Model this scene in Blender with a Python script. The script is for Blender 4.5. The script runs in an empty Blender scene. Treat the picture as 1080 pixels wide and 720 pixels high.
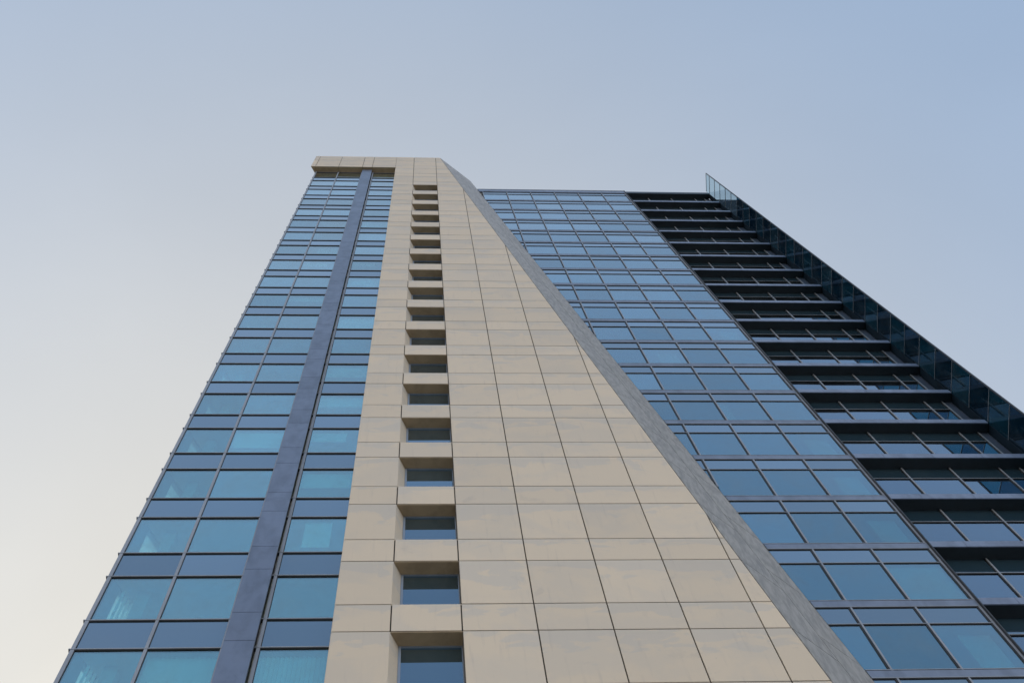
import bpy, bmesh, math, random
from mathutils import Matrix, Vector
random.seed(7)
scn = bpy.context.scene
COL = scn.collection

# ------------------------------------------------------------------ dimensions (metres)
S = 3.6626                       # storey height
Z0 = 28.936                      # level of the reference storey
def L(k): return Z0 + S * k
KV, KT = -1, 20                  # first storey modelled in detail, last
TOP = 104.1                      # stone wing parapet
SOFF = 98.9                      # underside of the cornice
ROOF = 100.25                    # roof of the right wing
GL = 0.37                        # left glazing plane
GR = 1.75                        # right glazing plane
GB = 2.12                        # recessed glazing plane
def E1(z): return 8.646 - (z - 26.48) * 0.0950        # sloping front arris of the stone wing
CH = 2.34
def E2(z): return E1(z) + CH                          # sloping rear arris, where the glass begins
def ZE2(x): return 26.48 + (8.646 + CH - x) / 0.0950
BASE = Vector((6.5, 5.0, 0.0))

# ------------------------------------------------------------------ mesh helpers
class MB:
    def __init__(self): self.v = []; self.f = []
    def box(self, x0, x1, y0, y1, z0, z1):
        n = len(self.v)
        self.v += [(x0,y0,z0),(x1,y0,z0),(x1,y1,z0),(x0,y1,z0),(x0,y0,z1),(x1,y0,z1),(x1,y1,z1),(x0,y1,z1)]
        self.f += [tuple(n+i for i in q) for q in ((0,3,2,1),(4,5,6,7),(0,1,5,4),(1,2,6,5),(2,3,7,6),(3,0,4,7))]
        return self
    def prism(self, front, back):
        """closed solid between two matching rings of points"""
        n = len(self.v); m = len(front)
        self.v += [tuple(p) for p in front] + [tuple(p) for p in back]
        self.f.append(tuple(range(n, n+m))); self.f.append(tuple(range(n+2*m-1, n+m-1, -1)))
        for i in range(m):
            j = (i+1) % m
            self.f.append((n+i, n+m+i, n+m+j, n+j))
        return self
    def xz(self, poly, y0, y1):
        return self.prism([(x,y0,z) for x,z in poly], [(x,y1,z) for x,z in poly])
    def xy(self, poly, z0, z1):
        return self.prism([(x,y,z0) for x,y in poly], [(x,y,z1) for x,y in poly])
    def build(self, name, mat, parent=None, smooth=False, bevel=0):
        me = bpy.data.meshes.new(name)
        off = BASE if parent is not None else Vector((0,0,0))
        me.from_pydata([(x-off.x, y-off.y, z-off.z) for x,y,z in self.v], [], self.f)
        bm = bmesh.new(); bm.from_mesh(me)
        bmesh.ops.recalc_face_normals(bm, faces=bm.faces)
        bm.to_mesh(me); bm.free()
        me.materials.append(mat)
        o = bpy.data.objects.new(name, me); COL.objects.link(o)
        if parent is not None: o.parent = parent
        if bevel:
            b = o.modifiers.new('bevel', 'BEVEL'); b.width = bevel; b.segments = 2; b.limit_method = 'ANGLE'
        return o

def clip(poly, a, b, c):
    """keep the side a*x + b*z <= c of a polygon in (x, z)"""
    out = []
    for i in range(len(poly)):
        p, q = poly[i], poly[(i+1) % len(poly)]
        dp, dq = a*p[0]+b*p[1]-c, a*q[0]+b*q[1]-c
        if dp <= 0: out.append(p)
        if (dp < 0 < dq) or (dq < 0 < dp):
            t = dp/(dp-dq); out.append((p[0]+t*(q[0]-p[0]), p[1]+t*(q[1]-p[1])))
    return out
def area(poly):
    return abs(sum(poly[i][0]*poly[(i+1)%len(poly)][1]-poly[(i+1)%len(poly)][0]*poly[i][1] for i in range(len(poly))))/2
def rect(x0, x1, z0, z1): return [(x0,z0),(x1,z0),(x1,z1),(x0,z1)]
def left_of_E1(poly, inset=0.0):   # x + .095 z <= 8.646 + .095*26.48 - inset
    return clip(poly, 1, 0.095, 8.646+0.095*26.48-inset)
def right_of_E2(poly, inset=0.0):
    return clip(poly, -1, -0.095, -(8.646+CH+0.095*26.48+inset))

# ------------------------------------------------------------------ materials
def new_mat(name):
    m = bpy.data.materials.new(name); m.use_nodes = True
    nt = m.node_tree; nt.nodes.clear()
    return m, nt, nt.nodes, nt.links
def N(nodes, t, **kw):
    n = nodes.new(t)
    for k, v in kw.items():
        if k in n.inputs.keys(): n.inputs[k].default_value = v
        else: setattr(n, k, v)
    return n
def mixc(nt, fac, a, b, mode='MIX'):
    n = nt.nodes.new('ShaderNodeMix'); n.data_type = 'RGBA'; n.blend_type = mode
    for sock, val in ((n.inputs[0], fac), (n.inputs[6], a), (n.inputs[7], b)):
        if hasattr(val, 'links'): nt.links.new(val, sock)
        else: sock.default_value = val
    return n.outputs[2]
def mth(nt, op, a, b=0.0, c=0.0, clampv=False):
    n = nt.nodes.new('ShaderNodeMath'); n.operation = op; n.use_clamp = clampv
    for i, val in enumerate((a, b, c)):
        if hasattr(val, 'links'): nt.links.new(val, n.inputs[i])
        else: n.inputs[i].default_value = val
    return n.outputs[0]
def noise(nt, vec, scale, detail=4, rough=0.55, dist=0.0, sc=(1,1,1)):
    mp = N(nt.nodes, 'ShaderNodeMapping'); mp.inputs['Scale'].default_value = sc
    nt.links.new(vec, mp.inputs['Vector'])
    n = N(nt.nodes, 'ShaderNodeTexNoise', Scale=scale, Detail=detail, Roughness=rough, Distortion=dist)
    nt.links.new(mp.outputs[0], n.inputs['Vector'])
    return n.outputs['Fac']
def ramp(nt, fac, p0, p1):
    n = N(nt.nodes, 'ShaderNodeMapRange'); n.interpolation_type = 'SMOOTHSTEP'
    n.inputs['From Min'].default_value = p0; n.inputs['From Max'].default_value = p1
    nt.links.new(fac, n.inputs['Value']); return n.outputs[0]

def stone_mat(name, base, grey, stain, rough=0.55, veins=False):
    m, nt, nd, lk = new_mat(name)
    tc = N(nd, 'ShaderNodeTexCoord').outputs['Object']
    geo = N(nd, 'ShaderNodeNewGeometry')
    isl = geo.outputs['Random Per Island']
    # every slab is cut from a different place: shift its pattern
    sh = N(nd, 'ShaderNodeVectorMath', operation='MULTIPLY_ADD')
    cmb = N(nd, 'ShaderNodeCombineXYZ')
    lk.new(mth(nt,'MULTIPLY',isl,37.0), cmb.inputs[0]); lk.new(mth(nt,'MULTIPLY',isl,91.0), cmb.inputs[2])
    lk.new(tc, sh.inputs[0]); sh.inputs[1].default_value = (1,1,1); lk.new(cmb.outputs[0], sh.inputs[2])
    pv = sh.outputs[0]
    col = mixc(nt, ramp(nt, noise(nt, pv, 0.45, 5, 0.6, 0.4), 0.44, 0.60), base, grey)
    # damp greying that hangs from the top edge of every course
    sx = N(nd, 'ShaderNodeSeparateXYZ'); lk.new(tc, sx.inputs[0])
    fr = mth(nt, 'FRACT', mth(nt, 'MULTIPLY_ADD', sx.outputs[2], 1/S, 100-Z0/S))
    t1 = mth(nt, 'MULTIPLY', fr, 1/0.358); t2 = mth(nt, 'MULTIPLY_ADD', fr, 1/0.642, -0.358/0.642)
    low = mth(nt, 'LESS_THAN', fr, 0.358)
    t = mth(nt, 'ADD', mth(nt, 'MULTIPLY', low, t1), mth(nt, 'MULTIPLY', mth(nt, 'SUBTRACT', 1.0, low), t2))
    dm = mth(nt, 'ADD', mth(nt, 'MULTIPLY', t, 0.42), mth(nt, 'MULTIPLY', noise(nt, pv, 0.9, 6, 0.55, 0.8, (0.8,1,1.3)), 0.9))
    if not veins: col = mixc(nt, mth(nt, 'MULTIPLY', ramp(nt, dm, 0.74, 0.80), 0.6), col, (0.53,0.51,0.485,1))
    # slab to slab tone
    tone = mth(nt, 'MULTIPLY_ADD', isl, 0.09, 0.955)
    tn = N(nd, 'ShaderNodeCombineColor'); [lk.new(tone, tn.inputs[i]) for i in range(3)]
    col = mixc(nt, 1.0, col, tn.outputs[0], 'MULTIPLY')
    # rain marks and blotches
    st = ramp(nt, noise(nt, tc, 0.8, 6, 0.65, 0.6, (1.2,1,1.0)), 0.60, 0.72)
    col = mixc(nt, mth(nt,'MULTIPLY',st,0.28), col, stain)
    run = ramp(nt, noise(nt, tc, 2.0, 5, 0.6, 0.0, (3.2,3.2,0.22)), 0.55, 0.75)
    col = mixc(nt, mth(nt,'MULTIPLY',run,0.27), col, stain)
    spot = ramp(nt, noise(nt, tc, 3.2, 2, 0.5), 0.74, 0.80)
    col = mixc(nt, mth(nt,'MULTIPLY',spot,0.35), col, stain)
    if veins:
        mp = N(nd, 'ShaderNodeMapping'); mp.inputs['Rotation'].default_value = (0, math.radians(-14), 0)
        lk.new(pv, mp.inputs['Vector'])
        vn = noise(nt, mp.outputs[0], 1.5, 7, 0.62, 0.25, (4.2,4.2,0.13))
        v1 = ramp(nt, vn, 0.50, 0.57); v2 = ramp(nt, vn, 0.47, 0.40)
        col = mixc(nt, mth(nt,'MULTIPLY',v1,0.30), col, (0.54,0.54,0.55,1))
        col = mixc(nt, mth(nt,'MULTIPLY',v2,0.32), col, (0.13,0.135,0.15,1))
    gr = noise(nt, tc, 60, 3)
    col = mixc(nt, mth(nt,'MULTIPLY',gr,0.10), col, stain)
    b = N(nd, 'ShaderNodeBsdfPrincipled'); b.inputs['Roughness'].default_value = rough
    b.inputs['Specular IOR Level'].default_value = 0.35
    lk.new(col, b.inputs['Base Color'])
    bp = N(nd, 'ShaderNodeBump', Strength=0.12, Distance=0.01); lk.new(noise(nt, tc, 9, 5), bp.inputs['Height'])
    lk.new(bp.outputs[0], b.inputs['Normal'])
    o = N(nd, 'ShaderNodeOutputMaterial'); lk.new(b.outputs[0], o.inputs[0])
    return m

def plain(name, col, rough=0.5, metal=0.0, var=0.12, spec=0.5, scale=1.5):
    m, nt, nd, lk = new_mat(name)
    tc = N(nd, 'ShaderNodeTexCoord').outputs['Object']
    isl = N(nd, 'ShaderNodeNewGeometry').outputs['Random Per Island']
    dk = tuple(c*(1-var*1.6) for c in col[:3])+(1,)
    c = mixc(nt, ramp(nt, noise(nt, tc, scale, 5, 0.6, 0.3, (1.5,1.5,0.6)), 0.38, 0.68), col, dk)
    t = mth(nt, 'MULTIPLY_ADD', isl, var, 1-var/2)
    tn = N(nd, 'ShaderNodeCombineColor'); [lk.new(t, tn.inputs[i]) for i in range(3)]
    c = mixc(nt, 1.0, c, tn.outputs[0], 'MULTIPLY')
    b = N(nd, 'ShaderNodeBsdfPrincipled', Metallic=metal)
    b.inputs['Specular IOR Level'].default_value = spec
    lk.new(c, b.inputs['Base Color'])
    lk.new(mth(nt,'MULTIPLY_ADD', noise(nt, tc, 4, 4), 0.2, rough-0.1), b.inputs['Roughness'])
    o = N(nd, 'ShaderNodeOutputMaterial'); lk.new(b.outputs[0], o.inputs[0])
    return m

def glass_mat(name, tint, refl, f0=0.22, gain=1.0, dirt=0.05, wob=0.015, under=None, var=0.10):
    """coated architectural glass: mirror coat over clear tinted glass, or over an opaque backing"""
    m, nt, nd, lk = new_mat(name)
    tc = N(nd, 'ShaderNodeTexCoord').outputs['Object']
    rnd = N(nd, 'ShaderNodeObjectInfo').outputs['Random']
    bp = N(nd, 'ShaderNodeBump', Strength=wob, Distance=0.3)
    sh = N(nd, 'ShaderNodeVectorMath', operation='ADD'); lk.new(tc, sh.inputs[0])
    cb = N(nd, 'ShaderNodeCombineXYZ'); lk.new(mth(nt,'MULTIPLY',rnd,50), cb.inputs[0]); lk.new(cb.outputs[0], sh.inputs[1])
    lk.new(noise(nt, sh.outputs[0], 0.55, 1, 0.4), bp.inputs['Height'])
    r2 = mth(nt, 'FRACT', mth(nt, 'MULTIPLY', rnd, 17.31)); tl = N(nd, 'ShaderNodeCombineXYZ')
    lk.new(mth(nt, 'MULTIPLY_ADD', rnd, 0.03, -0.015), tl.inputs[0]); lk.new(mth(nt, 'MULTIPLY_ADD', r2, 0.03, -0.015), tl.inputs[2])
    ta = N(nd, 'ShaderNodeVectorMath', operation='ADD'); lk.new(bp.outputs[0], ta.inputs[0]); lk.new(tl.outputs[0], ta.inputs[1])
    tnm = N(nd, 'ShaderNodeVectorMath', operation='NORMALIZE'); lk.new(ta.outputs[0], tnm.inputs[0])
    lw = N(nd, 'ShaderNodeLayerWeight', Blend=0.5)
    graz = mth(nt, 'POWER', lw.outputs['Facing'], 3.0)
    fac = mth(nt, 'MULTIPLY_ADD', graz, (1-f0)*gain, f0, True)
    gl = N(nd, 'ShaderNodeBsdfGlossy', Roughness=0.012)
    vr = mth(nt, 'MULTIPLY_ADD', rnd, var, 1-var*0.6)
    tn = N(nd, 'ShaderNodeCombineColor'); [lk.new(vr, tn.inputs[i]) for i in range(3)]
    lk.new(mixc(nt, 1.0, mixc(nt, mth(nt,'POWER',lw.outputs['Facing'],2.0), refl, (1.0,0.985,0.945,1)), tn.outputs[0], 'MULTIPLY'), gl.inputs['Color'])
    lk.new(tnm.outputs[0], gl.inputs['Normal'])
    if under is None:
        tr = N(nd, 'ShaderNodeBsdfTransparent'); tr.inputs['Color'].default_value = tint
    else:
        tr = N(nd, 'ShaderNodeBsdfDiffuse'); 
        lk.new(mixc(nt, 1.0, under, tn.outputs[0], 'MULTIPLY'), tr.inputs['Color'])
    mx = N(nd, 'ShaderNodeMixShader'); lk.new(fac, mx.inputs[0]); lk.new(tr.outputs[0], mx.inputs[1]); lk.new(gl.outputs[0], mx.inputs[2])
    df = N(nd, 'ShaderNodeBsdfDiffuse'); df.inputs['Color'].default_value = (0.30,0.34,0.36,1)
    d2 = ramp(nt, noise(nt, sh.outputs[0], 0.8, 6, 0.65, 0.5, (1,1,0.7)), 0.38, 0.75)
    mx2 = N(nd, 'ShaderNodeMixShader'); lk.new(mth(nt,'MULTIPLY',d2,dirt), mx2.inputs[0])
    lk.new(mx.outputs[0], mx2.inputs[1]); lk.new(df.outputs[0], mx2.inputs[2])
    o = N(nd, 'ShaderNodeOutputMaterial'); lk.new(mx2.outputs[0], o.inputs[0])
    return m

M_stone = stone_mat('beige_stone', (0.665,0.58,0.475,1), (0.62,0.555,0.475,1), (0.40,0.375,0.36,1))
M_gran  = stone_mat('grey_veined_stone', (0.335,0.33,0.332,1), (0.305,0.303,0.308,1), (0.20,0.202,0.212,1), 0.45, True)
M_joint = plain('dark_joint', (0.085,0.074,0.062,1), 0.8)
M_glass = glass_mat('vision_glass', (0.62,0.93,0.95,1), (0.60,0.88,0.96,1), f0=0.25, gain=1.25, var=0.20, dirt=0.08)
M_glas2 = glass_mat('reflective_glass', (0.46,0.74,0.76,1), (0.37,0.66,0.83,1), f0=0.27, gain=1.3, var=0.24, dirt=0.09)
M_flank = glass_mat('flank_glass', (0.96,0.99,0.99,1), (0.8,0.9,1,1), f0=0.06)
M_span  = glass_mat('spandrel_glass', None, (0.60,0.80,0.96,1), f0=0.25, gain=1.2, under=(0.045,0.078,0.125,1), dirt=0.05, var=0.20)
M_navy  = glass_mat('navy_glass', None, (0.60,0.78,0.98,1), f0=0.20, under=(0.022,0.052,0.08,1), dirt=0.02)
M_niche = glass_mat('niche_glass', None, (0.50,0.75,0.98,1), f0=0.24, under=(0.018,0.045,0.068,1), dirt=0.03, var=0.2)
M_clear = glass_mat('clear_fin_glass', (0.78,0.87,0.90,1), (0.8,0.95,1,1), f0=0.02, gain=0.15, dirt=0.03, var=0.3)
M_tealg = glass_mat('teal_fin_glass', (0.26,0.50,0.58,1), (0.5,0.9,1,1), f0=0.05, gain=0.15, dirt=0.06, var=0.5)
M_inky  = glass_mat('inky_fin_glass', (0.17,0.35,0.44,1), (0.5,0.8,1,1), f0=0.04, gain=0.12, dirt=0.05, var=0.5)
M_recess= glass_mat('recess_glass', (0.30,0.46,0.54,1), (0.52,0.75,0.98,1), f0=0.24)
M_alu   = plain('grey_aluminium', (0.30,0.335,0.40,1), 0.45, 0.25, 0.08)
M_shade  = plain('black_shade_strip', (0.010,0.012,0.017,1), 0.6, 0.0, 0.1)  # near-black colour standing in for shade under and beside the glazing bars
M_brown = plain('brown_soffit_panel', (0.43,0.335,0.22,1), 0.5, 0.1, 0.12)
M_fasc  = plain('blue_fascia', (0.20,0.255,0.385,1), 0.42, 0.2, 0.16)
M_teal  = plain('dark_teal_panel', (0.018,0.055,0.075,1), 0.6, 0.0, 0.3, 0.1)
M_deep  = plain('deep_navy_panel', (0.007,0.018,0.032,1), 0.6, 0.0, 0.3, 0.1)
M_band  = plain('slab_band_panel', (0.20,0.245,0.345,1), 0.4, 0.3, 0.14)
M_endp  = plain('slate_blue_panel', (0.06,0.085,0.14,1), 0.45, 0.1, 0.14)
M_dark  = plain('dark_aluminium', (0.035,0.04,0.05,1), 0.5, 0.2, 0.1)
M_blue  = plain('blue_grey_panel', (0.19,0.23,0.32,1), 0.36, 0.5, 0.14)
M_frame = plain('pale_blue_frame', (0.26,0.32,0.42,1), 0.4, 0.2, 0.08)
M_black = plain('navy_soffit', (0.010,0.022,0.036,1), 0.5, 0.0, 0.15)
M_plast = plain('interior_plaster', (0.42,0.43,0.43,1), 0.8, 0.0, 0.06)
M_floor = plain('interior_carpet', (0.20,0.19,0.18,1), 0.9, 0.0, 0.1)
M_blind = plain('white_blind', (0.78,0.79,0.78,1), 0.7, 0.0, 0.05)
M_roof  = plain('roof_gravel', (0.28,0.27,0.26,1), 0.9)

# ------------------------------------------------------------------ setting
def ground():
    m, nt, nd, lk = new_mat('concrete_paving')
    tc = N(nd, 'ShaderNodeTexCoord').outputs['Object']
    br = N(nd, 'ShaderNodeTexBrick', Scale=1.0); br.offset = 0.5
    br.inputs['Color1'].default_value = (0.30,0.28,0.25,1); br.inputs['Color2'].default_value = (0.34,0.315,0.28,1)
    br.inputs['Mortar'].default_value = (0.14,0.13,0.12,1); br.inputs['Mortar Size'].default_value = 0.012
    br.inputs['Brick Width'].default_value = 0.9; br.inputs['Row Height'].default_value = 0.6
    lk.new(tc, br.inputs['Vector'])
    c = mixc(nt, mth(nt,'MULTIPLY', ramp(nt, noise(nt, tc, 0.3, 6), 0.4, 0.7), 0.4), br.outputs['Color'], (0.18,0.17,0.16,1))
    b = N(nd, 'ShaderNodeBsdfPrincipled', Roughness=0.8); lk.new(c, b.inputs['Base Color'])
    o = N(nd, 'ShaderNodeOutputMaterial'); lk.new(b.outputs[0], o.inputs[0])
    asph = plain('asphalt', (0.16,0.155,0.145,1), 0.9, 0, 0.2, 0.3, 0.05)
    g = MB(); g.box(-4000,4000,-4000,4000,-0.5,-0.12)
    og = g.build('ground', asph); og['kind'] = 'structure'
    p = MB(); p.box(-60,80,-45,40,-0.119,0.0)
    op = p.build('pavement', m); op['kind'] = 'structure'
ground()

# ------------------------------------------------------------------ the tower
T = bpy.data.objects.new('office_tower', None); COL.objects.link(T)
T.location = BASE; T.empty_display_size = 5
T['label'] = 'tall office tower with a beige stone wing, slanting grey edge and blue glass facades'
T['category'] = 'building'

# ---- beige stone facade: every slab a thin solid, real open joints over a dark backing
VX = [-1.98, -0.68, 0.93, 2.63, 4.345, 6.065, 7.785, 9.505, 11.225]
ROWS = []
for k in range(-8, 21):
    ROWS.append((L(k), L(k)+0.358*S)); ROWS.append((L(k)+0.358*S, L(k+1)))
ROWS = [(max(a,0.0), min(b,TOP)) for a,b in ROWS if b > 0.05 and a < TOP-0.05]
gv, gh = 0.017, 0.020
cl = MB(); bk = MB()
def slab(mb, poly, y=0.0, th=0.03):
    d = random.uniform(-0.0015, 0.0015)
    mb.xz(poly, y+d, y+th)
NICHES = list(range(-1, 17))
for (z0, z1) in ROWS:
    wide = z1 - z0 > 0.5*S*0.9
    for c in range(len(VX)-1):
        x0, x1 = VX[c], VX[c+1]
        p = rect(x0+gv, x1-gv, z0+gh, z1-gh)
        if c == 0: p = rect(x0, x1-gv, z0+gh, z1-gh)
        p = left_of_E1(p, 0.022)
        if len(p) < 3 or area(p) < 0.01: continue
        if c == 1 and wide and any(abs(z0-(L(k)+0.358*S)) < 0.01 for k in NICHES): continue
        slab(cl, p)
cl.build('stone_facade', M_stone, T)
bk.xz(rect(-1.96, -0.70, 0, TOP-0.02), 0.034, 0.9)
for (z0, z1) in ROWS:
    wide = z1 - z0 > 0.5*S*0.9
    if wide and any(abs(z0-(L(k)+0.358*S)) < 0.01 for k in NICHES): continue
    bk.box(-0.698, 0.948, 0.036, 0.9, z0+0.0, z1-0.0) if not wide else bk.box(-0.698, 0.948, 0.036, 0.9, z0, z1)
bk.xz(left_of_E1(rect(0.95, 12, 0, TOP-0.02), 0.02), 0.034, 0.9)
bk.build('joint_backing', M_joint, T)
# return of the stone next to the left glazing
rt = MB()
for (z0, z1) in ROWS:
    if z1 < SOFF: rt.box(-1.995, -1.962, 0.032, 0.46, z0+gh, z1-gh)
rt.build('stone_return', M_stone, T)

# ---- grey veined sloping face
chn = Vector((1.0, 0, 0)); 
dvec = Vector((CH, GR, 0.0)); svec = Vector((-0.0950, 0, 1)); nrm = dvec.cross(svec).normalized()
if nrm.y > 0: nrm = -nrm
def CP(u, z, off=0.0):
    p = Vector((E1(z)+CH*u, GR*u, z)) + nrm*off
    return (p.x, p.y, p.z)
ch = MB(); chb = MB()
def chquad(mb, u0, u1, z0, z1, o0, o1):
    q = [(u0,z0),(u1,z0),(u1,z1),(u0,z1)]
    mb.prism([CP(u,z,o0) for u,z in q], [CP(u,z,o1) for u,z in q])
for ci, (u0, u1) in enumerate(((0.012,0.498),(0.507,0.988))):
    z = 0.0; edges = [0.0]
    zz = L(-8) + (0.358*S if ci else 0)
    while zz < TOP-0.3:
        if zz > 0.3: edges.append(zz)
        zz += S
    edges.append(TOP)
    for a, b in zip(edges[:-1], edges[1:]):
        chquad(ch, u0, u1, a+0.019, b-0.019, random.uniform(-0.001,0.001), -0.03)
ch.build('sloping_stone_face', M_gran, T)
chquad(chb, 0.0, 0.999, 0.0, TOP-0.02, -0.035, -0.09)
chb.build('joint_backing', M_joint, T)
# body of the wing behind, and its coping
cb = MB()
ring = [(-1.90, 0), (E2(0)-0.12, 0), (E2(TOP)-0.12, TOP-0.03), (-1.90, TOP-0.03)]
cb.xz(ring, GR+0.06, 13.0)
cb.build('wing_core', M_plast, T)
up = MB(); up.xz([(E2(ROOF)-0.10, ROOF), (E2(ROOF), ROOF), (E2(TOP), TOP), (E2(TOP)-0.10, TOP)], GR+0.005, 13.0)
up.build('wing_flank', M_gran, T)
cp = MB(); cp.xy([(-1.97,0.035),(E1(TOP)-0.05,0.035),(E2(TOP)-0.12,GR),(E2(TOP)-0.12,13.0),(-1.97,13.0)], TOP-0.02, TOP+0.012)
cp.build('roof_coping', M_stone, T)

# ---- cornice over the left glazing
SP = Vector((0.33, 0.59)).normalized()            # direction of the splayed flank
def flank(x, y, yy): return (x + SP.x*(yy-y)/SP.y, yy)
cn = MB(); cnb = MB()
cxs = [-8.03, -7.70, -6.06, -4.36, -3.66, -1.98]
crows = [(max(a, SOFF), b) for a, b in ROWS if b > SOFF+0.05]
for (z0, z1) in crows:
    for a, b in zip(cxs[:-1], cxs[1:]):
        slab(cn, rect(a+(gv if a > -8 else 0), b-gv, z0+(gh if z0 > SOFF else 0), z1-gh))
    a = flank(-8.03, 0, 0.032); b = flank(-8.03, 0, 6.5)
    cn.prism([(a[0],a[1],z0+gh),(b[0],b[1],z0+gh),(b[0],b[1],z1-gh),(a[0],a[1],z1-gh)],
             [(a[0]+0.03,a[1],z0+gh),(b[0]+0.03,b[1],z0+gh),(b[0]+0.03,b[1],z1-gh),(a[0]+0.03,a[1],z1-gh)])
cor = cn.build('cornice', M_stone, T)
f0, f1 = flank(-7.985, 0.036, 0.036), flank(-7.985, 0.036, 6.4)
cnb.xy([f0, f1, (-2.0,6.4), (-2.0,0.036)], SOFF+0.03, TOP-0.02); cnb.build('cornice_backing', M_joint, cor)
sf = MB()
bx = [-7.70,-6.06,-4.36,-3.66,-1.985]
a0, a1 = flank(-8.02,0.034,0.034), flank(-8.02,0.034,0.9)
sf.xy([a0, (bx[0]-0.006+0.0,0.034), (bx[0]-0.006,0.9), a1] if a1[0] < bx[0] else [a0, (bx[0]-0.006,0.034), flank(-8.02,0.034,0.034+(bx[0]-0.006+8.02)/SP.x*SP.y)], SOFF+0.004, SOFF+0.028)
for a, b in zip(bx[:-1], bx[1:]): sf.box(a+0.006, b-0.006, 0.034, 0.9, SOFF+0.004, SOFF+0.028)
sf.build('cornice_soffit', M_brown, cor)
ct = MB(); ct.xy([flank(-8.02,0.034,0.034), flank(-8.02,0.034,6.5), (-1.98,6.5), (-1.98,0.034)], TOP-0.018, TOP+0.010); ct.build('roof_coping', M_stone, cor)

# ---- niches with windows up the stone wing
proto = None
for k in NICHES:
    zb, zt = L(k)+0.358*S, L(k+1)
    n = MB()
    # splayed left jamb, straight right jamb, soffit, sill
    n.xy([(-0.688,0.002),(-0.50,0.36),(-0.50,0.44),(-0.697,0.44),(-0.697,0.002)], zb+0.03, zt-0.03)
    n.box(-0.697, 0.949, 0.020, 0.44, zb+0.002, zb+0.028)
    nn = n.build('window_niche', M_stone, T)
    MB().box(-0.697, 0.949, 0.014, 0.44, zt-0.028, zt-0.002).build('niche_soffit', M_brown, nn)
    MB().box(0.934, 0.949, 0.002, 0.44, zb+0.03, zt-0.03).build('niche_jamb', M_joint, nn)
    fr = MB(); x0, x1, y0, y1, z0, z1, w = -0.498, 0.932, 0.35, 0.43, zb+0.03, zt-0.03, 0.06
    fr.box(x0, x0+w, y0, y1, z0, z1); fr.box(x1-0.02, x1, y0, y1, z0, z1)
    fr.box(x0+w, x1-0.02, y0, y1, z1-0.035, z1); fr.box(x0+w, x1-0.02, y0, y1, z0, z0+0.05)
    fr.build('window_frame', M_frame, nn)
    g = MB(); g.box(x0+w, x1-0.02, 0.388, 0.396, z0+0.05, z1-0.035); g.build('window_pane', M_niche, nn)
    if k in (-1, 0, 2, 5):
        b = MB(); b.box(x0+w+0.01, x1-0.03, 0.46, 0.47, z0+0.05, z1-random.uniform(0.9,1.5)); b.build('blind', M_blind, nn)

# ---- left glazing
XB = [-7.65, -6.06, -4.36, -3.66, -1.98]          # mullion lines (pier between the third and fourth)
YP = GL + 0.03
sideEnd = flank(XB[0], YP, 6.0)
for k in range(KV, 19):
    zs, zv, zt = L(k), L(k)+0.371*S, min(L(k+1), SOFF)
    for bi, (a, b) in enumerate(((XB[0],XB[1]),(XB[1],XB[2]),(XB[3],XB[4]))):
        w = MB(); w.box(a+0.02, b-0.02, YP, YP+0.012, zv+0.02, zt-0.02); wo = w.build('window', M_glass, T)
        s = MB(); s.box(a+0.02, b-0.02, YP, YP+0.03, zs+0.02, zv-0.02); s.build('spandrel_panel', M_span, T)
        # drawn vertical blinds and roller blinds inside some rooms
        if k == -1 and bi > 0:
            q = MB(); x = a+0.06
            while x < b-0.08:
                q.prism([(x,YP+0.16,zv+0.06),(x+0.085,YP+0.20,zv+0.06),(x+0.085,YP+0.20,zt-0.06),(x,YP+0.16,zt-0.06)],
                        [(x,YP+0.163,zv+0.06),(x+0.085,YP+0.203,zv+0.06),(x+0.085,YP+0.203,zt-0.06),(x,YP+0.163,zt-0.06)])
                x += 0.10
            q.build('blind', M_blind, wo)
        elif bi > 0 and random.random() < 0.42 and k < 14:
            q = MB(); h = random.uniform(0.35, 0.8)*(zt-zv); xa = a+random.choice((0.05,0.05,0.5)); xb = b-random.choice((0.05,0.05,0.45))
            q.box(xa, xb, YP+0.12, YP+0.125, zt-h, zt-0.05); q.build('blind', M_blind, wo)
    # glazed flank, seen through the corner panes
    def side_strip(z0, z1, o0, th, s0=0.06, s1=1.0):
        p0 = Vector(XB[:1]+[YP]); d = SP; n2 = Vector((SP.y, -SP.x))
        A = p0 + d*s0; B = p0 + d*s1
        A0, B0 = A + n2*o0, B + n2*o0; A1, B1 = A + n2*(o0+th), B + n2*(o0+th)
        return MB().xy([tuple(A0), tuple(B0), tuple(B1), tuple(A1)], z0, z1)
    LEN = 6.2
    so = side_strip(zv+0.02, zt-0.02, 0.02, 0.01, 0.40, LEN).build('side_window', M_flank, T)
    side_strip(zv+0.02, zt-0.02, 0.02, 0.06, 0.05, 0.38).build('corner_panel', M_blue, T)
    side_strip(zs+0.02, zv-0.02, 0.02, 0.02, 0.05, LEN).build('side_spandrel', M_span, T)
    if k in (-1, 0):
        q = MB()
        for i in range(12):
            s_ = 0.43 + i*0.125
            p0 = Vector((XB[0], YP)) + SP*s_ + Vector((SP.y,-SP.x))*0.12
            q.xy([(p0.x,p0.y),(p0.x+0.065,p0.y+0.02),(p0.x+0.065,p0.y+0.024),(p0.x,p0.y+0.004)], zv+0.05, zt-0.05)
        q.build('blind', M_blind, so)
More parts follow.
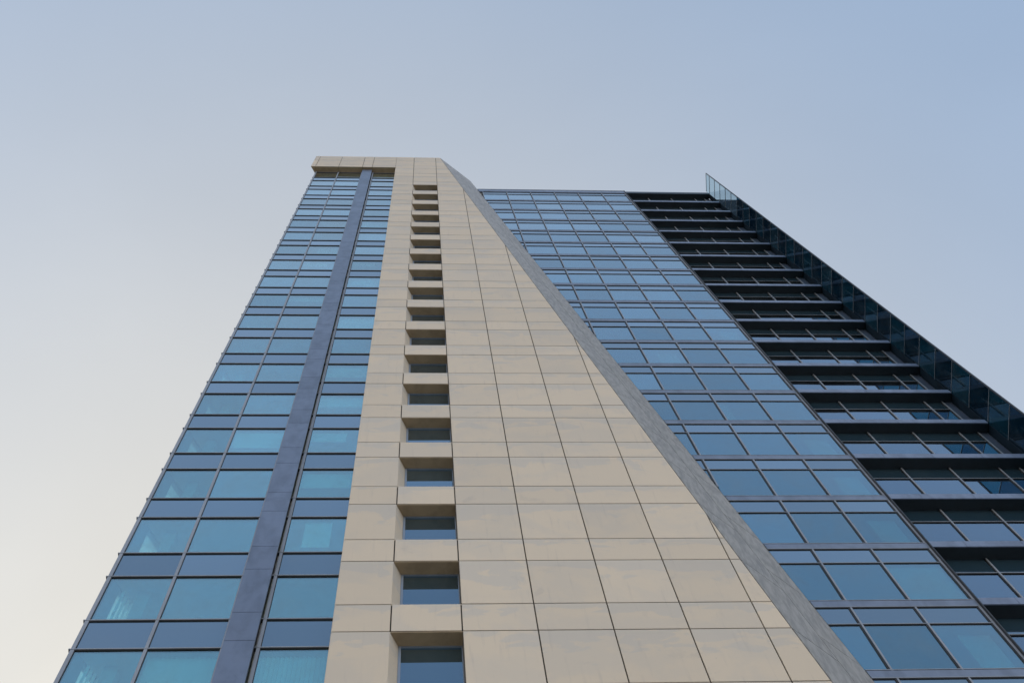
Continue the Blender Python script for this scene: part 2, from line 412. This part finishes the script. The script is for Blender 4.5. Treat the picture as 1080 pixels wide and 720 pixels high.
# horizontal caps at every spandrel edge, running past the corner
for k in range(KV, 20):
    for dz in (0.0, 0.371*S):
        z = L(k)+dz
        if z > SOFF-0.3: continue
        t = MB(); t.box(-7.74, -1.985, GL-0.010, YP+0.05, z-0.004, z+0.034)
        shd = MB(); shd.box(-7.73, -1.985, GL+0.008, YP+0.05, z-0.036, z-0.004)  # shaded underside of the cap, put in as a black strip
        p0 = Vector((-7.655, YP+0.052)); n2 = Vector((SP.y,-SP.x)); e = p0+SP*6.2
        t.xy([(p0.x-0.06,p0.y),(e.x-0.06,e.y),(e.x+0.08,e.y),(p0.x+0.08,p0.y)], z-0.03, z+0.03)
        shd.build('shade_strip', M_shade, t.build('transom', M_alu, T))
for x, w in ((-7.65,0.045),(-6.06,0.036),(-4.40,0.03),(-3.60,0.04)):
    m = MB(); m.box(x-w, x+w, GL-0.002, YP+0.06, 0, SOFF); mo = m.build('mullion', M_alu, T)
    g = MB(); g.box(x+w, x+w+0.014, GL+0.014, YP+0.06, 0, SOFF); g.build('shade_strip', M_shade, mo)
m = MB(); m.box(-2.02, -1.997, GL-0.006, YP+0.06, 0, SOFF); m.build('mullion', M_dark, T)
# blue-grey pier of metal panels
pr = MB()
lv = [0.0]
for k in range(-8, 20):
    for dz in (0.0, 0.371*S):
        z = L(k)+dz
        if 0.3 < z < SOFF-0.2: lv.append(z)
lv.append(SOFF-0.01)
for a, b in zip(lv[:-1], lv[1:]): pr.box(-4.35, -3.67, 0.19, 0.24, a+0.008, b-0.008)
pier = pr.build('pier', M_blue, T)
pb = MB(); pb.box(-4.33, -3.69, 0.225, YP+0.1, 0, SOFF-0.02); pb.build('pier_core', M_dark, pier)
# rooms behind
cps = Vector((XB[0], YP))+Vector((SP.y,-SP.x))*0.06
def lroom(yy): 
    p = cps + SP*((yy-cps.y)/SP.y); return (p.x, yy)
for k in range(KV, 20):
    z0, z1 = L(k)+0.035, L(k)+0.371*S-0.035
    if k == 19: z1 = SOFF-0.02
    f = MB(); f.xy([lroom(YP+0.06), (-1.92,YP+0.06), (-1.92,5.9), lroom(5.9)], z0, z1)
    f.build('floor_slab', M_plast, T)
bw = MB(); bw.box(-5.2, -1.9, 5.92, 6.1, 0, SOFF); bw.build('back_wall', M_plast, T)
sw = MB(); sw.box(-1.95, -1.90, 0.47, 5.9, 0, SOFF); sw.build('party_wall', M_plast, T)
cw = MB(); cw.box(-6.98, -6.66, 0.80, 1.12, 0, SOFF); cw.build('column', M_plast, T)
# plain lower storeys, below the picture
pw = MB(); pw.box(XB[0], -4.36, YP, YP+0.05, 0, L(KV)-0.03); pw.box(-3.66, XB[4]-0.02, YP, YP+0.05, 0, L(KV)-0.03)
p0 = Vector((XB[0], YP)); e = p0+SP*6.2
pw.xy([(p0.x+0.01,p0.y+0.052),(e.x,e.y),(e.x+0.06,e.y),(p0.x+0.07,p0.y+0.052)], 0, L(KV)-0.03)
pw.build('podium_glazing', M_span, T)

# ---- right glazing
RX = [14.78-1.74*i for i in range(7)][::-1]       # 4.34 .. 14.78
YR = GR+0.03
fB0, fB1, fSP = 0.212, 0.315, 0.953               # fractions of a storey: slab band, spandrel foot
BL = {(0,5):'half', (1,5):'full', (2,5):'half', (3,5):'half', (4,5):'half', (0,3):'strip', (5,4):'strip', (8,5):'half', (7,3):'half'}
for k in range(-1, 19):
    zb0, zb1, zsp, zn = L(k)+fB0*S, L(k)+fB1*S, L(k)+fSP*S, L(k+1)+fB0*S
    if k == 18: zn = L(19)+fB0*S
    for i in range(6):
        a, b = RX[i], RX[i+1]
        for (z0, z1, nm, mt) in ((zb1, zsp, 'curtain_wall_pane', M_glas2), (zsp, zn, 'curtain_wall_spandrel', M_span)):
            p = right_of_E2(rect(a+0.02, b-0.02, z0+0.015, z1-0.015), 0.02)
            if len(p) < 3 or area(p) < 0.02: continue
            o = MB().xz(p, YR, YR+0.012).build(nm, mt, T)
            if nm == 'curtain_wall_pane' and len(p) == 4 and (k, i) in BL:
                kind = BL[(k,i)]; q = MB()
                if kind == 'full': q.box(a+0.06, b-0.06, YR+0.1, YR+0.106, z0+0.05, z1-0.05)
                elif kind == 'half': q.box(a+0.62, b-0.28, YR+0.1, YR+0.106, z0+0.05, z0+0.82*(z1-z0))
                else: q.box(a+0.1, a+0.45, YR+0.1, YR+0.106, z0+0.05, z1-0.1)
                q.build('blind', M_blind, o)
    # slab band with its two rails, and the thin transom at the foot of the spandrel
    for kind in ('slab_band', 'glazing_bar'):
        if kind == 'slab_band':
            o = MB().xz(right_of_E2(rect(0, 14.80, zb0+0.03, zb1-0.03), 0.01), GR-0.003, YR+0.05).build(kind, M_band, T)
            r = MB()
            for zz in (zb0, zb1):
                r.xz(right_of_E2(rect(0, 14.805, zz-0.004, zz+0.026), 0.008), GR-0.007, YR+0.052)
            r.build('rail', M_alu, o)
            MB().xz(right_of_E2(rect(0, 14.79, zb0-0.036, zb0-0.004), 0.012), GR+0.012, YR+0.05).build('shade_strip', M_shade, o)
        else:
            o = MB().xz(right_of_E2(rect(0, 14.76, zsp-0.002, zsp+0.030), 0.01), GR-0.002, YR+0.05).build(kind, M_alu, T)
            MB().xz(right_of_E2(rect(0, 14.76, zsp-0.033, zsp-0.002), 0.012), GR+0.012, YR+0.05).build('shade_strip', M_shade, o)
for x in RX:
    zlo = max(0.0, ZE2(x)+0.4)
    if zlo > ROOF-1: continue
    w = 0.034 if x < 14.7 else 0.045
    o = MB().box(x-w*0.55, x+w*0.9, GR, YR+0.06, zlo, ROOF-0.30).build('vertical_mullion', M_alu, T)
    MB().box(x-w*0.55-0.05, x-w*0.55, GR+0.008, YR+0.06, zlo+0.3, ROOF-0.31).build('shade_strip', M_shade, o)  # black strip added for the shaded left side of the mullion
p = right_of_E2(rect(0, 14.82, L(19)+fB0*S, ROOF), 0.01)
MB().xz(p, GR-0.02, YR+0.3).build('parapet', M_band, T)
MB().xz(right_of_E2(rect(0, 14.83, ROOF-0.04, ROOF+0.05), 0.01), GR-0.04, YR+0.34).build('parapet_cap', M_alu, T)
MB().box(14.828, 14.86, GR-0.07, GB+0.08, 0, ROOF-0.02).build('return_wall', M_dark, T)

# ---- recessed bays between the glazing and the fin
FX1, FXo, FYo = 21.10, 20.975, 0.385              # fin foot, fin outer edge
WX = [14.87, 16.50, 18.20, 19.96, 20.70]
XE = 23.38                                        # far corner behind the fin
for k in range(-2, 19):
    zb0, zb1, zsp, zn = L(k)+fB0*S, L(k)+fB1*S, L(k)+fSP*S, L(k+1)+fB0*S
    led = MB().box(14.865, 21.07, GR-0.01, GB+0.10, zb0+0.004, zb1-0.01).build('floor_ledge', M_black, T)
    fa = MB(); xs = [14.865]+[15.9+1.74*j for j in range(3)]+[21.06]
    for a, b in zip(xs[:-1], xs[1:]): fa.box(a+0.006, b-0.006, GR-0.05, GR-0.014, zb0, zb1)
    fa.build('fascia', M_fasc, led)
    for a, b in zip(WX[:-1], WX[1:]):
        MB().box(a+0.02, b-0.02, GB, GB+0.012, zb1+0.01, zsp-0.01).build('recessed_window', M_recess, T)
        MB().box(a+0.02, b-0.02, GB, GB+0.012, zsp+0.01, zn-0.004).build('recessed_toplight', M_navy, T)
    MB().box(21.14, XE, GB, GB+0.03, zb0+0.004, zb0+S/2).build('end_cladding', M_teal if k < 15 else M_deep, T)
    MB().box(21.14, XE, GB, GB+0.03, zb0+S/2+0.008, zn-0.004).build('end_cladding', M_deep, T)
    o = MB().box(14.865, 20.73, GB-0.035, GB+0.05, zsp-0.002, zsp+0.026).build('recess_transom', M_alu, T)
    MB().box(14.865, 20.73, GB-0.028, GB+0.05, zsp-0.04, zsp-0.002).build('shade_strip', M_shade, o)
for x in WX[1:]:
    o = MB().box(x-0.018, x+0.028, GB-0.05, GB+0.055, 0, ROOF-0.5).build('recess_mullion', M_alu, T)
    MB().box(x-0.048, x-0.018, GB-0.03, GB+0.055, 0, ROOF-0.51).build('shade_strip', M_shade, o)
MB().box(20.73, 21.08, GB-0.01, GB+0.05, 0, ROOF-0.5).build('end_panel', M_endp, T)
MB().box(14.865, 21.05, GR-0.02, GB+0.2, L(19)+fB0*S, ROOF-0.25).build('roof_eave', M_black, T)
MB().box(XE, XE+0.06, GB+0.002, 13.0, 0, ROOF-0.1).build('side_wall', M_span, T)
for k in range(-2, 19):
    z0, z1 = L(k)+0.965*S, L(k+1)+fB1*S-0.06
    p = [(E2(z1)-0.05, YR+0.08), (14.80, YR+0.08), (14.80, GB+0.12), (XE-0.02, GB+0.12), (XE-0.02, 8.9), (E2(z1)-0.05, 8.9)]
    MB().xy(p, z0, z1).build('floor_slab', M_plast, T)
MB().box(1.5, XE, 8.95, 9.1, 0, ROOF-0.1).build('back_wall', M_plast, T)
MB().box(14.70, 14.82, GB+0.14, 8.9, 0, ROOF-0.3).build('party_wall', M_plast, T)
for x in (9.5, 18.2): MB().box(x-0.3, x+0.3, 3.6, 4.2, 0, ROOF-0.4).build('column', M_plast, T)
MB().xy([(E2(ROOF)+0.01, YR+0.31), (14.86, YR+0.31), (14.86, GB+0.21), (XE, GB+0.21), (XE,13.0), (E2(ROOF)+0.01,13.0)], ROOF-0.29, ROOF-0.12).build('roof', M_roof, T)
pw = MB().xz(right_of_E2(rect(0, 14.78, 0, L(-1)+fB0*S-0.04), 0.02), YR, YR+0.04)
pw.box(14.87, 20.7, GB, GB+0.05, 0, L(-2)+fB0*S-0.01); pw.build('podium_glazing', M_span, T)

# ---- projecting glass fin
fd = Vector((FXo-FX1, FYo-GR)); fn = Vector((-fd.y, fd.x)).normalized()
FT = ROOF+0.35
fin = MB()
def fin_strip(s0, s1, z0, z1, o0, o1):
    A = Vector((FX1, GR)) + fd*s0; B = Vector((FX1, GR)) + fd*s1
    return [tuple(A+fn*o0), tuple(B+fn*o0), tuple(B+fn*o1), tuple(A+fn*o1)]
def fs(mb, s0, s1, z0, z1, o0, o1): return mb.xy(fin_strip(s0,s1,z0,z1,o0,o1), z0, z1)
fs(fin, 0.985, 1.02, 0, FT, -0.03, 0.03)
fin_o = fin.build('glass_fin', M_dark, T)
r = MB(); fs(r, -0.25, -0.0, 0, ROOF-0.2, -0.02, 0.02); r.build('fin_spine', M_deep, fin_o)
zs = []
k = -3
while True:
    z = L(k)+fB0*S+0.1
    if z > FT: break
    zs.append(z); zs.append(z+S/2); k += 1
zs = [z for z in zs if z < FT-0.2]+[FT]
b0 = MB(); fs(b0, 0.0, 0.985, 0, zs[0]-0.02, -0.008, 0.008); b0.build('fin_lower_glazing', M_inky, fin_o)
for a, b in zip(zs[:-1], zs[1:]):
    q = MB(); fs(q, 0.0, 0.985, a+0.012, b-0.012, -0.008, 0.008); q.build('fin_panel', M_clear if b > ROOF-8.6 else (M_tealg if zs.index(a) % 2 else M_inky), fin_o)
    q = MB(); fs(q, 0.0, 0.984, a-0.011, a+0.011, -0.02, 0.02); q.build('fin_bar', M_alu, fin_o)
q = MB(); fs(q, 0.0, 0.984, FT-0.011, FT+0.011, -0.02, 0.02); q.build('fin_bar', M_alu, fin_o)

# ------------------------------------------------------------------ light
SUN_EL, SUN_AZ = 15.0, -105.0     # azimuth measured from straight in front of the facade (-Y), negative = left
el, az = math.radians(SUN_EL), math.radians(SUN_AZ)
def direction(a, e): return Vector((math.sin(a)*math.cos(e), -math.cos(a)*math.cos(e), math.sin(e)))
to_sun = direction(az, el)
sd = bpy.data.lights.new('sun', 'SUN'); sd.energy = 2.0; sd.angle = math.radians(2.0); sd.color = (1.0, 0.88, 0.72)
so = bpy.data.objects.new('sun', sd); COL.objects.link(so); so.location = (-60,30,120)
so.rotation_euler = to_sun.to_track_quat('Z', 'Y').to_euler()

w = bpy.data.worlds.new('World'); scn.world = w; w.use_nodes = True
nt = w.node_tree; nt.nodes.clear()
sky = nt.nodes.new('ShaderNodeTexSky'); sky.sky_type = 'NISHITA'; sky.sun_disc = False
sky.sun_elevation = el; sky.sun_rotation = math.atan2(to_sun.x, to_sun.y)
sky.air_density = 1.5; sky.dust_density = 5.0; sky.ozone_density = 2.0
bg = nt.nodes.new('ShaderNodeBackground'); bg.inputs['Strength'].default_value = 0.075
nt.links.new(sky.outputs[0], bg.inputs['Color'])
# thin high haze over the clear sky: even veil, paler towards the horizon, brightest behind the tower
tcw = nt.nodes.new('ShaderNodeTexCoord')
sep = nt.nodes.new('ShaderNodeSeparateXYZ'); nt.links.new(tcw.outputs['Generated'], sep.inputs[0])
hz = mth(nt, 'POWER', mth(nt, 'SUBTRACT', 1.0, mth(nt, 'MAXIMUM', sep.outputs[2], 0.0)), 1.3)
dp = nt.nodes.new('ShaderNodeVectorMath'); dp.operation = 'DOT_PRODUCT'
nt.links.new(tcw.outputs['Generated'], dp.inputs[0]); dp.inputs[1].default_value = direction(math.radians(-170), math.radians(55))
gw = mth(nt, 'POWER', mth(nt, 'MULTIPLY_ADD', dp.outputs['Value'], 0.5, 0.5, True), 12.0)
def vscale(fac, rgb):
    n = nt.nodes.new('ShaderNodeVectorMath'); n.operation = 'SCALE'; n.inputs[0].default_value = rgb
    nt.links.new(fac, n.inputs['Scale']); return n.outputs[0]
def vadd(a, b):
    n = nt.nodes.new('ShaderNodeVectorMath'); n.operation = 'ADD'
    nt.links.new(a, n.inputs[0])
    if hasattr(b, 'links'): nt.links.new(b, n.inputs[1])
    else: n.inputs[1].default_value = b
    return n.outputs[0]
lowz = mth(nt, 'POWER', mth(nt, 'SUBTRACT', 1.0, mth(nt, 'MAXIMUM', sep.outputs[2], 0.0)), 4.0)  # added low-horizon glow, outside the view, to brighten the front walls
veil = vadd(vscale(lowz, (1.35,1.12,0.85)), vadd(vscale(hz, (0.90,0.75,0.48)), vscale(gw, (0.52,0.345,0.045)))); veil = vadd(veil, (0.173,0.296,0.498))
cl_ = noise(nt, tcw.outputs['Generated'], 2.2, 5, 0.55, 0.6, (1.0, 1.6, 1.0))
un = nt.nodes.new('ShaderNodeVectorMath'); un.operation = 'SCALE'; nt.links.new(veil, un.inputs[0])
nt.links.new(mth(nt, 'MULTIPLY_ADD', cl_, 0.16, 0.92), un.inputs['Scale']); veil = un.outputs[0]
bg2 = nt.nodes.new('ShaderNodeBackground'); bg2.inputs['Strength'].default_value = 1.0; nt.links.new(veil, bg2.inputs['Color'])
ads = nt.nodes.new('ShaderNodeAddShader'); nt.links.new(bg.outputs[0], ads.inputs[0]); nt.links.new(bg2.outputs[0], ads.inputs[1])
wo = nt.nodes.new('ShaderNodeOutputWorld'); nt.links.new(ads.outputs[0], wo.inputs[0])

# ------------------------------------------------------------------ camera
cam = bpy.data.cameras.new('camera'); co = bpy.data.objects.new('camera', cam); COL.objects.link(co)
cam.sensor_width = 36.0; cam.lens = 1425.0/1080*36.0; cam.clip_start = 0.1; cam.clip_end = 10000
v = Vector((447.5-540, 402.0, -1425.0)).normalized()
h = Vector((22000-540.0, -110.0, -1425.0)).normalized(); h = (h - v*h.dot(v)).normalized()
d = v.cross(h)
R = Matrix((h, d, v))             # rows: world X, Y, Z in camera axes
co.matrix_world = Matrix.Translation((0, -14.4, 1.6)) @ R.to_4x4()
scn.camera = co

scn.view_settings.view_transform = 'Standard'; scn.view_settings.look = 'None'
scn.view_settings.gamma = 1.0; scn.view_settings.use_curve_mapping = False
scn.view_settings.exposure = 0.0
scn.render.engine = 'CYCLES'
scn.cycles.max_bounces = 10; scn.cycles.transparent_max_bounces = 16
